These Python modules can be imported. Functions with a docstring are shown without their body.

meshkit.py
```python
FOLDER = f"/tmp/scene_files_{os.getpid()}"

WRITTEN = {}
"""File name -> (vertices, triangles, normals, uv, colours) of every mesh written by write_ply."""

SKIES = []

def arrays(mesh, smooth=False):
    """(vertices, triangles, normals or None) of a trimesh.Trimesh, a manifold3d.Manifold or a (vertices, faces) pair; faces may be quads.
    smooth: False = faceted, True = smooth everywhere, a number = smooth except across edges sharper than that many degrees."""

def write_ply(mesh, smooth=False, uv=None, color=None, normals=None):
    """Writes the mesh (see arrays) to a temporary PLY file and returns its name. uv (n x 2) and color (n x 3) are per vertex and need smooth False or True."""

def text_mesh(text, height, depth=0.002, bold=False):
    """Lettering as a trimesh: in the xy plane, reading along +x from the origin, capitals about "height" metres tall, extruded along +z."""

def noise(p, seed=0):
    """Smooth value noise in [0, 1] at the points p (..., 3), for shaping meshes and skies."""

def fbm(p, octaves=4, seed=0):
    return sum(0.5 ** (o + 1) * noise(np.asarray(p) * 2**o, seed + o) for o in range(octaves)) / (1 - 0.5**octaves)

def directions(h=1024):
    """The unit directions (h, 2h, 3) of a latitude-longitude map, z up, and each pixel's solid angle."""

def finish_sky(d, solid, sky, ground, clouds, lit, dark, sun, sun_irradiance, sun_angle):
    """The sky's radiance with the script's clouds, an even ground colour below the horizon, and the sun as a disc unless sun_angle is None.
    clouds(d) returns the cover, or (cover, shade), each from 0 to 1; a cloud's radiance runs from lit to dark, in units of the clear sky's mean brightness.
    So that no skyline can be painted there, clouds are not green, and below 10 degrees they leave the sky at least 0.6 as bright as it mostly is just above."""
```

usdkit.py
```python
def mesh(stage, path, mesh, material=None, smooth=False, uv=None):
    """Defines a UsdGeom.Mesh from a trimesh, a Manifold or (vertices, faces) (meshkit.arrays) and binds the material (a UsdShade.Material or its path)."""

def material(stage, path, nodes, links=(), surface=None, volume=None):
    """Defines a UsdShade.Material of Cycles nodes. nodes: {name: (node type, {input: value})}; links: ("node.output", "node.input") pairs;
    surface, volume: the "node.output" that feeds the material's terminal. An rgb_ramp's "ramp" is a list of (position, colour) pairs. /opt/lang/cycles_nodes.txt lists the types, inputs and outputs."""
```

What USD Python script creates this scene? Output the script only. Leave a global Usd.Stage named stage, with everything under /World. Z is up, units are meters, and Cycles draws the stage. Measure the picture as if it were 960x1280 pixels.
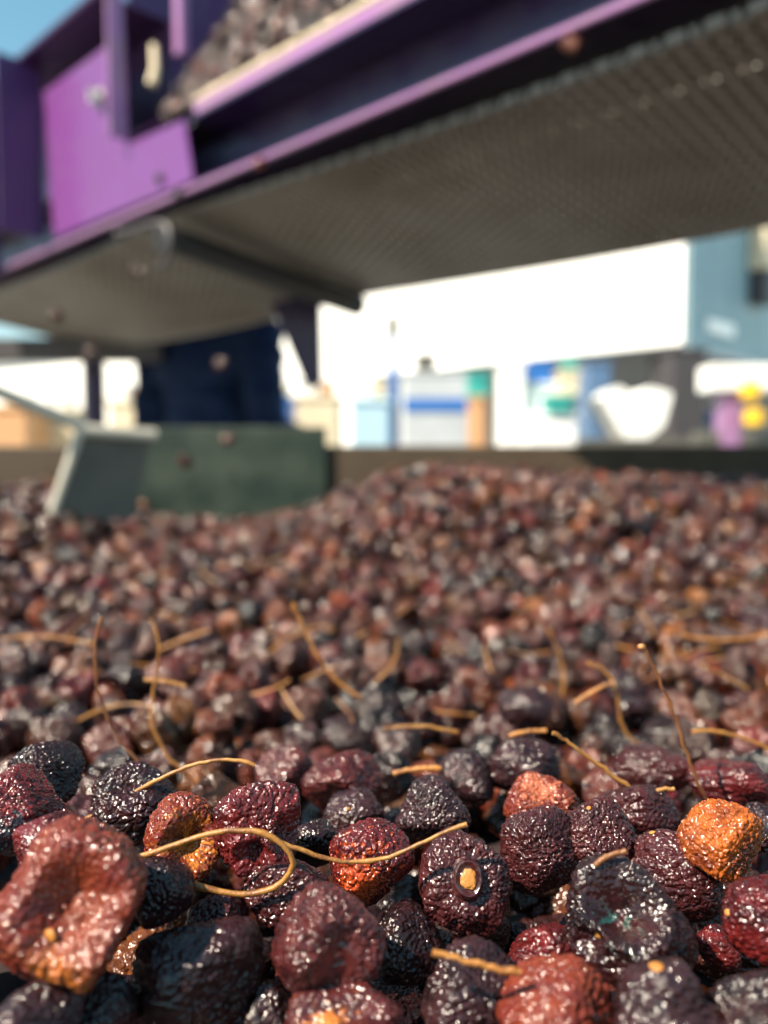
import math, random
import numpy as np, trimesh, usdkit, meshkit
import manifold3d as m3
from scipy.spatial import cKDTree
from shapely.geometry import Polygon
from pxr import Usd, UsdGeom, UsdLux, UsdShade, Gf, Sdf, Vt

stage = Usd.Stage.CreateInMemory()
UsdGeom.Xform.Define(stage, '/World')
UsdGeom.Scope.Define(stage, '/World/Looks')

# ---------------------------------------------------------------- camera, sky, sun, exposure
FPX, HORIZON = 1039.0, 575.0
PITCH = math.atan((640 - HORIZON) / FPX)
cam = UsdGeom.Camera.Define(stage, '/World/camera')
cam.CreateFocalLengthAttr(26.0)
cam.CreateHorizontalApertureAttr(26.0 * 960 / FPX)
cam.CreateFStopAttr(26.0 / 3.35)
cam.CreateFocusDistanceAttr(0.162)
cam.CreateClippingRangeAttr(Gf.Vec2f(0.01, 2000))
cam.CreateExposureAttr(1.35)
cam.AddRotateXOp().Set(90 - math.degrees(PITCH))

SUN = np.array([-0.84, -0.54, 0.0]); SUN_EL = math.radians(48)
SUN = SUN / np.linalg.norm(SUN) * math.cos(SUN_EL); SUN[2] = math.sin(SUN_EL)
sun = UsdLux.DistantLight.Define(stage, '/World/sun')
sun.CreateIntensityAttr(1.25); sun.CreateAngleAttr(0.5); sun.CreateNormalizeAttr(True)
sun.CreateColorAttr(Gf.Vec3f(1.0, 0.875, 0.70))
_z = Gf.Vec3d(*map(float, SUN))
sun.AddTransformOp().Set(Gf.Matrix4d(Gf.Rotation(Gf.Vec3d(0, 0, 1), _z), Gf.Vec3d(0)))
sky = usdkit.material(stage, '/World/Looks/sky', {
    's': ('sky_texture', {'sky_type': 'single_scattering', 'sun_disc': False, 'sun_elevation': SUN_EL,
                          'sun_rotation': math.atan2(SUN[0], SUN[1]), 'air_density': 1.2, 'aerosol_density': .25, 'ozone_density': .6}),
    'h': ('hsv', {'hue': .468, 'saturation': 1.12, 'value': 1.1}),
    'b': ('background_shader', {'strength': 0.066})}, [('s.color', 'h.color'), ('h.color', 'b.color')], surface='b.background')
dome = UsdLux.DomeLight.Define(stage, '/World/sky')
UsdShade.MaterialBindingAPI.Apply(dome.GetPrim()).Bind(sky)
dome.GetPrim().SetCustomDataByKey('kind', 'structure')

# ---------------------------------------------------------------- helpers
USED = {}
def numbered(parent, name):
    k = (parent, name); n = USED.get(k, 0); USED[k] = n + 1
    return f'{parent}/{name}' if n == 0 else f'{parent}/{name}_{n:03d}'
def tag(p, label=None, cat=None, group=None, kind=None):
    p = p.GetPrim()
    for k, v in (('label', label), ('category', cat), ('group', group), ('kind', kind)):
        if v: p.SetCustomDataByKey(k, v)
    return p
def thing(name, label=None, cat=None, group=None, kind=None, loc=None, parent='/World'):
    x = UsdGeom.Xform.Define(stage, numbered(parent, name))
    if loc is not None: x.AddTranslateOp().Set(Gf.Vec3d(*map(float, loc)))
    tag(x, label, cat, group, kind)
    return x
def path_of(p): return p if isinstance(p, str) else str(p.GetPath())
def obj(name, mesh, mat, parent='/World', smooth=35, tint=None, **kw):
    parent = path_of(parent)
    m = usdkit.mesh(stage, numbered(parent, name), mesh, mat, smooth=smooth)
    if tint is not None:
        if isinstance(tint, tuple):
            tint, gr_ = tint
            UsdGeom.PrimvarsAPI(m).CreatePrimvar('grain', Sdf.ValueTypeNames.Color3fArray, 'vertex').Set(Vt.Vec3fArray.FromNumpy(np.repeat(np.asarray(gr_, np.float32)[:, None], 3, 1)))
        UsdGeom.PrimvarsAPI(m).CreatePrimvar('tint', Sdf.ValueTypeNames.Color3fArray, 'vertex').Set(Vt.Vec3fArray.FromNumpy(np.asarray(tint, np.float32)))
    tag(m, **kw)
    return m
def at(px, py, depth):
    """Point of the place seen at this pixel of the photograph, so many metres in front of the lens."""
    c, s = math.cos(PITCH), math.sin(PITCH)
    u, v = (px - 480) / FPX, (640 - py) / FPX
    r = np.array([u, c + v * s, -s + v * c])
    return r * (depth / r[1])
def box(x0, x1, y0, y1, z0, z1, ch=0.0):
    if ch <= 0:
        b = trimesh.creation.box([x1 - x0, y1 - y0, z1 - z0])
    else:
        h = np.array([x1 - x0, y1 - y0, z1 - z0]) / 2
        pts = []
        for sx in (-1, 1):
            for sy in (-1, 1):
                for sz in (-1, 1):
                    for k in range(3):
                        q = h - ch; q[k] = h[k]
                        pts.append(q * (sx, sy, sz))
        b = trimesh.convex.convex_hull(np.array(pts))
    b.apply_translation([(x0 + x1) / 2, (y0 + y1) / 2, (z0 + z1) / 2])
    return b
def join(ms): return trimesh.util.concatenate(ms)
def spline(P, n):
    P = np.asarray(P, float)
    from scipy.interpolate import CubicSpline
    t = np.r_[0, np.cumsum(np.linalg.norm(np.diff(P, axis=0), axis=1))]
    return CubicSpline(t, P)(np.linspace(0, t[-1], n))
def tube(P, R, k=8, seed=0, rough=0.0):
    P = np.asarray(P, float); n = len(P); R = np.broadcast_to(R, n)
    T = np.gradient(P, axis=0); T /= np.linalg.norm(T, axis=1, keepdims=True)
    a = np.cross(T[0], [0.3, 0.2, 1.0]); a /= np.linalg.norm(a)
    rng = np.random.default_rng(seed); V = []
    for i in range(n):
        a = a - T[i] * (a @ T[i]); a /= np.linalg.norm(a); b = np.cross(T[i], a)
        for j in range(k):
            w = 2 * math.pi * j / k
            V.append(P[i] + (a * math.cos(w) + b * math.sin(w)) * R[i] * (1 + rough * (rng.random() - .5) * 2))
    F = []
    for i in range(n - 1):
        for j in range(k):
            p, q = i * k + j, i * k + (j + 1) % k
            F += [(p, q, q + k), (p, q + k, p + k)]
    V += [P[0], P[-1]]
    for j in range(k):
        F += [(len(V) - 2, (j + 1) % k, j), (len(V) - 1, (n - 1) * k + j, (n - 1) * k + (j + 1) % k)]
    return trimesh.Trimesh(np.array(V), np.array(F), process=False)

# conveyor frame: s along the belt (away to the left), n across it (away to the right)
U, N = np.array([-math.sqrt(.5), math.sqrt(.5), 0]), np.array([math.sqrt(.5), math.sqrt(.5), 0])
P0 = np.array([0.0146, 0.76, 0.0]); N0 = 0.548
CM = np.eye(4); CM[:3, 0] = U; CM[:3, 1] = N; CM[:3, 2] = (0, 0, 1); CM[:3, 3] = P0 - N * N0
K = 1.35                            # size of the conveyor
CM[:3] *= K
def inconv(m):                      # (s, n, z) -> world;  mirrored axes, so turn the faces
    m = m.copy(); m.apply_transform(CM)
    return m
def cbox(s0, s1, n0, n1, z0, z1, ch=0.0): return inconv(box(s0, s1, n0, n1, z0, z1, ch))
def cpt(s, n, z): return (P0 + U * s + N * (n - N0) + np.array([0, 0, z])) * K

# ---------------------------------------------------------------- materials
def M(name, nodes, links, surface='p.BSDF'): return usdkit.material(stage, '/World/Looks/' + name, nodes, links, surface=surface)
def paint(name, col, rough=.45, metallic=0., dirt=.35, scale=18., bump=.0, dcol=None, spec=.5):
    """Paint, steel or plastic with blotchy wear, dust and fine relief."""
    d = dcol or tuple(c * .55 + .02 for c in col)
    n = {'g': ('geometry', {}), 'n': ('noise_texture', {'scale': scale, 'detail': 6., 'roughness': .65}),
         'f': ('noise_texture', {'scale': scale * 14, 'detail': 3.}),
         'r': ('rgb_ramp', {'ramp': [(0., (0, 0, 0)), (.45, (0, 0, 0)), (.72, (dirt, dirt, dirt)), (1., (dirt, dirt, dirt))]}),
         'm': ('mix', {'color1': col, 'color2': d}),
         'rr': ('map_range', {'from_min': .3, 'from_max': .7, 'to_min': max(.05, rough - .12), 'to_max': rough + .15}),
         'b': ('bump', {'strength': .15 + bump, 'distance': .001}),
         'p': ('principled_bsdf', {'metallic': metallic, 'specular_ior_level': spec})}
    return M(name, n, [('g.position', 'n.vector'), ('g.position', 'f.vector'), ('n.fac', 'r.fac'), ('r.color', 'm.fac'), ('m.color', 'p.base_color'),
                       ('n.fac', 'rr.value'), ('rr.result', 'p.roughness'), ('f.fac', 'b.height'), ('b.normal', 'p.normal')])
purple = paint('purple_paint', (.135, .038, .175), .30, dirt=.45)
frame_purple = paint('frame_purple_paint', (.024, .012, .055), .35, dirt=.25)  # purple frame paint, darkened to stand for the shade under the flanges
hopper_purple = paint('hopper_purple_paint', (.048, .018, .082), .35, dirt=.25)  # machine purple with the shade of the hopper walls put into the colour
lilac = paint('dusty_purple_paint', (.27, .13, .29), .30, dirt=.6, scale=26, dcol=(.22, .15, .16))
steel = paint('steel', (.42, .40, .38), .35, .9, .4, 60)
dull_steel = paint('dull_steel', (.11, .105, .09), .5, .3, .4, 30)
dark_steel = paint('dark_steel', (.05, .045, .05), .5, .2, .3, 30)
belt_mat = paint('belt_plastic', (.23, .215, .195), .5, dirt=.7, scale=3.2, dcol=(.11, .085, .062))
galvanised = paint('galvanised_sheet', (.46, .43, .36), .45, .2, .4, 30)
wood = paint('bin_wood', (.055, .036, .020), .75, dirt=.7, scale=12, bump=.3, dcol=(.03, .02, .012))
green = paint('green_panel', (.009, .020, .013), .5, dirt=.5, dcol=(.05, .07, .045))  # green darkened to stand for conveyor shade that misses the board
white = paint('white_paint', (.8, .8, .78), .5, dirt=.2, scale=2)
cream = paint('cream_paint', (.62, .52, .36), .55, dirt=.3, scale=4)
teal_wall = paint('blue_grey_cladding', (.19, .29, .33), .5, dirt=.25, scale=1.5)
grey_wall = paint('grey_cladding', (.42, .45, .48), .6, dirt=.4, scale=2)
blue = paint('blue_paint', (.02, .13, .42), .4, dirt=.3)
light_blue = paint('light_blue_plastic', (.36, .52, .62), .45, dirt=.2)
teal = paint('teal_plastic', (.03, .30, .27), .45, dirt=.2)
orange = paint('orange_plastic', (.50, .27, .13), .45, dirt=.3)
yellow = paint('yellow_paint', (.75, .45, .02), .4, dirt=.2)
roller_black = paint('roller_black', (.012, .012, .014), .55, dirt=.3, scale=30)
concrete = paint('concrete', (.25, .24, .22), .85, dirt=.6, scale=.8, bump=.3)
grit = paint('heap_floor', (.02, .01, .01), .8, dirt=.5, scale=200)
navy = paint('navy_cloth', (.006, .016, .050), .9, dirt=.4, scale=14, bump=.5, dcol=(.004, .009, .026), spec=.2)
denim = paint('dark_trousers', (.02, .02, .028), .9, dirt=.4, scale=20, bump=.4, spec=.2)
skin_mat = paint('human_skin', (.42, .23, .16), .5, dirt=.15, scale=30, dcol=(.38, .18, .12))
hair_mat = paint('dark_hair', (.015, .01, .008), .5, dirt=.3, scale=80, bump=.6)

def cherry_material(name, sss=.04, grain=.6):
    return M(name, {
        'a': ('attribute', {'attribute': 'tint'}), 'ga': ('attribute', {'attribute': 'grain'}), 'gm': ('math', {'math_type': 'multiply_add', 'value2': grain, 'value3': .05}), 'o': ('object_info', {}), 't': ('texture_coordinate', {}),
        'hue': ('map_range', {'from_min': 0., 'from_max': 1., 'to_min': .497, 'to_max': .535}),
        'w': ('white_noise_texture', {'dimensions': '1D'}),
        'val': ('map_range', {'from_min': 0., 'from_max': 1., 'to_min': .22, 'to_max': 1.4}),
        'h': ('hsv', {}),
        'n1': ('noise_texture', {'scale': 17., 'detail': 4., 'roughness': .6}),
        'n2': ('noise_texture', {'scale': 2.4, 'detail': 3., 'roughness': .55}),
        'rr': ('map_range', {'from_min': .3, 'from_max': .7, 'to_min': .11, 'to_max': .23}),
        'v': ('voronoi_texture', {'feature': 'smooth_f1', 'smoothness': .25, 'scale': 9.5}), 'dome': ('math', {'math_type': 'multiply_add', 'value2': -1.0, 'value3': 1.0}), 'pw': ('math', {'math_type': 'multiply_add', 'value2': .14}), 'b': ('bump', {'distance': .0004}),
        'p': ('principled_bsdf', {'subsurface_weight': sss, 'subsurface_scale': .0015, 'subsurface_radius': (1., .25, .12), 'specular_ior_level': .55}),
    }, [('a.color', 'h.color'), ('o.random', 'hue.value'), ('hue.result', 'h.hue'), ('o.random', 'w.w'), ('w.value', 'val.value'), ('val.result', 'h.value'),
        ('h.color', 'p.base_color'), ('t.object', 'n1.vector'), ('t.object', 'n2.vector'), ('n2.fac', 'rr.value'), ('rr.result', 'p.roughness'),
        ('t.object', 'v.vector'), ('v.distance', 'dome.value1'), ('n1.fac', 'pw.value1'), ('dome.value', 'pw.value3'), ('pw.value', 'b.height'), ('ga.fac', 'gm.value1'), ('gm.value', 'b.strength'), ('b.normal', 'p.normal')])
cherry_mat = cherry_material('dried_cherry_skin')
cherry_far = cherry_material('far_cherry_skin', .02, .15)
cherry_one = M('single_cherry_skin', {
        'a': ('attribute', {'attribute': 'tint'}), 'ga': ('attribute', {'attribute': 'grain'}), 'gm': ('math', {'math_type': 'multiply_add', 'value2': .95, 'value3': .08}), 't': ('texture_coordinate', {}),
        'n1': ('noise_texture', {'scale': 1900., 'detail': 4., 'roughness': .6}),
        'n2': ('noise_texture', {'scale': 260., 'detail': 3., 'roughness': .55}),
        'rr': ('map_range', {'from_min': .3, 'from_max': .7, 'to_min': .10, 'to_max': .22}),
        'v': ('voronoi_texture', {'feature': 'smooth_f1', 'smoothness': .25, 'scale': 1150.}), 'dome': ('math', {'math_type': 'multiply_add', 'value2': -1.0, 'value3': 1.0}), 'pw': ('math', {'math_type': 'multiply_add', 'value2': .14}), 'b': ('bump', {'distance': .0004}),
        'p': ('principled_bsdf', {'subsurface_weight': .07, 'subsurface_scale': .0012, 'subsurface_radius': (1., .25, .12), 'specular_ior_level': .6}),
    }, [('a.color', 'p.base_color'), ('t.object', 'n1.vector'), ('t.object', 'n2.vector'), ('n2.fac', 'rr.value'), ('rr.result', 'p.roughness'),
        ('t.object', 'v.vector'), ('v.distance', 'dome.value1'), ('n1.fac', 'pw.value1'), ('dome.value', 'pw.value3'), ('pw.value', 'b.height'), ('ga.fac', 'gm.value1'), ('gm.value', 'b.strength'), ('b.normal', 'p.normal')])
def stem_material(name, c0, c1):
    return M(name, {'g': ('geometry', {}), 'n': ('noise_texture', {'scale': 170., 'detail': 5., 'roughness': .7}),
        'f': ('noise_texture', {'scale': 2600., 'detail': 3.}), 'r': ('rgb_ramp', {'ramp': [(0., c1), (.38, c1), (.5, c0), (.62, c0), (.75, c1), (1., c1)]}),
        'b': ('bump', {'strength': .5, 'distance': .0003}), 'p': ('principled_bsdf', {'roughness': .42, 'subsurface_weight': .1, 'subsurface_scale': .001})},
        [('g.position', 'n.vector'), ('g.position', 'f.vector'), ('n.fac', 'r.fac'), ('r.color', 'p.base_color'), ('f.fac', 'b.height'), ('b.normal', 'p.normal')])
stem_tan = stem_material('stem_tan', (.30, .135, .030), (.13, .048, .012))
stem_orange = stem_material('stem_orange', (.36, .150, .035), (.16, .055, .014))
stem_brown = stem_material('stem_brown', (.17, .065, .02), (.07, .022, .012))
scar_mat = stem_material('stem_scar', (.40, .155, .028), (.13, .038, .012))

# ---------------------------------------------------------------- dried cherries
ICO = {}
def ico(k):
    if k not in ICO:
        m = trimesh.creation.icosphere(k); ICO[k] = (np.array(m.vertices), np.array(m.faces))
    return ICO[k]
def unit(v): v = np.asarray(v, float); return v / np.linalg.norm(v)
def ang(d, c): return np.arccos(np.clip(d @ unit(c), -1, 1))
def sstep(a, b, x): t = np.clip((x - a) / (b - a), 0, 1); return t * t * (3 - 2 * t)
C_BLACK, C_PLUM, C_RED, C_BROWN, C_ORANGE = (.0085, .0038, .0040), (.025, .0055, .0062), (.080, .009, .008), (.105, .021, .007), (.33, .075, .008)
PAL = {'black': (C_BLACK, C_PLUM), 'plum': (C_PLUM, (.055, .012, .012)), 'red': ((.095, .009, .009), C_PLUM), 'brown': (C_BROWN, C_PLUM), 'orange': (C_ORANGE, C_BROWN),
       'rust': ((.145, .027, .011), C_RED), 'dusk': ((.034, .012, .014), C_BLACK), 'rose': ((.078, .015, .013), C_PLUM)}
def cherry(seed, sub, col='plum', dents=(), pit=None, planes=9, cells=850, peb=.038, fold=.05, scratch=None, tints=(), smooth_at=()):
    """Unit-size dried cherry: collapsed facets, folds round the stem pit, pebbled skin. dents: (direction, radius, depth); pit: direction of the stem pit."""
    rng = np.random.default_rng(seed)
    d, f = ico(sub)
    r = np.ones(len(d))
    for _ in range(5):
        r += .055 * np.cos(rng.uniform(1.5, 3.2) * (d @ unit(rng.normal(size=3))) * 1.6 + rng.uniform(0, 6))
    # collapsed flats, blended softly
    acc = np.exp(-13 * r)
    for _ in range(planes):
        nn = unit(rng.normal(size=3)); o = rng.uniform(.66, .92)
        acc = acc + np.exp(-13 * o / np.maximum(d @ nn, .12))
    r = -np.log(acc) / 13
    r /= r.mean()
    wob = (meshkit.noise(d * 2.3 + 7.1, seed) - .5)
    mask = np.ones(len(d))
    for c, rad, dep, *flat in dents:
        if flat:                                   # a hollow with a flat floor
            cc = ang(d, c); a = cc * (1 + .22 * wob) / rad; w = np.exp(-np.clip(a, 0, 4) ** 6)
            nf = unit(flat[1] if len(flat) > 1 else c)
            r = r * (1 - w) + w * np.minimum(r, (dep * (unit(c) @ nf) + .10 * (meshkit.noise(d * 4, seed + 61) - .5)) / np.maximum(d @ nf, .3))
            r += .07 * np.exp(-((a - 1.22) / .25) ** 2)
            continue
        a = ang(d, c) * (1 + .5 * wob) / rad
        r -= dep * np.exp(-np.clip(a, 0, 4) ** 2.6)
        r += .22 * dep * np.exp(-((a - 1.35) / .35) ** 2)
    axis = unit(pit) if pit is not None else unit(rng.normal(size=3))
    e1 = unit(np.cross(axis, [.31, .77, .2])); e2 = np.cross(axis, e1)
    phi = np.arctan2(d @ e2, d @ e1); th = ang(d, axis)
    fn = rng.integers(5, 9)
    warp = meshkit.noise(d * 3.1 + 3.3, seed + 5) * 5
    r += fold * (np.abs(np.sin(fn * .5 * phi + warp)) - .55) * np.sin(th) ** 1.2
    # pebbled, worm-like skin: cells with sharp creases between, stretched round the axis in places
    q = d + .10 * np.stack([meshkit.noise(d * 5 + k * 9.7, seed + k) - .5 for k in (1, 2, 3)], 1)
    pts = rng.normal(size=(cells, 3)); pts /= np.linalg.norm(pts, axis=1, keepdims=True)
    st = 1 + .9 * meshkit.noise(pts * 1.6 + 1.7, seed + 11)[:, None]
    tree_ = cKDTree(pts * np.array([1, 1, rng.uniform(.55, 1.)]))
    qq = q * np.array([1, 1, 1.]); qq[:, 2] *= 1
    D, _i = cKDTree(pts).query(q, k=2)
    w0 = 1.1 * math.sqrt(4 * math.pi / cells)
    h = .62 * np.clip((D[:, 1] - D[:, 0]) / (w0 * .7), 0, 1) ** .6 + .5 * (1 - np.clip(D[:, 0] / w0, 0, 1.2) ** 2)
    pts2 = rng.normal(size=(cells // 4, 3)); pts2 /= np.linalg.norm(pts2, axis=1, keepdims=True)
    D2, _i = cKDTree(pts2).query(q + .05 * wob[:, None], k=2)
    h2 = np.clip((D2[:, 1] - D2[:, 0]) / (w0 * 1.5), 0, 1) ** .6
    fine = meshkit.noise(d * 22, seed + 21) - .5
    amp = .65 + 1.0 * meshkit.noise(d * 2.6 + 11, seed + 31)
    for c, rad in smooth_at:
        mask *= sstep(rad * .7, rad * 1.2, ang(d, c))
    if pit is not None:
        t = th * (1 + .12 * wob)
        t = t / 1.4
        prof = np.interp(t, [0, .20, .215, .27, .33, .38, .45, .60, .72, .95], [.80, .80, .83, .90, .85, .74, .74, .90, 1.0, 1.0])
        wt = 1 - sstep(.55, .95, t)
        r = r * (1 - wt) + prof * r.mean() * wt
        mask *= .08 + .92 * sstep(.36, .58, t)
    r = np.maximum(r, .22) + mask * (1.55 * peb * amp * (h - .6) + .030 * amp * (h2 - .6) + .010 * fine)
    v = d * r[:, None]
    c0, c1 = (np.array(x) for x in PAL[col])
    k = np.clip((meshkit.noise(d * 1.9 + 2, seed + 41) * .7 + meshkit.noise(d * 6 + 5, seed + 42) * .5 - .35) * 1.6, 0, 1)[:, None]
    tint = c0 * (1 - k) + c1 * k
    tint = tint * (.8 + .4 * meshkit.noise(d * 14, seed + 43))[:, None]
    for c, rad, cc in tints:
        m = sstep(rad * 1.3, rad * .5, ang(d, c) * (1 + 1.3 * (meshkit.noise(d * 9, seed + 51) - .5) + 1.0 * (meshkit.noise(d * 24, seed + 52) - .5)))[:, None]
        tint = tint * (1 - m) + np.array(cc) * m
    return v, f, (tint, mask)
def rock(v, squash): return v * np.asarray(squash)

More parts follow.
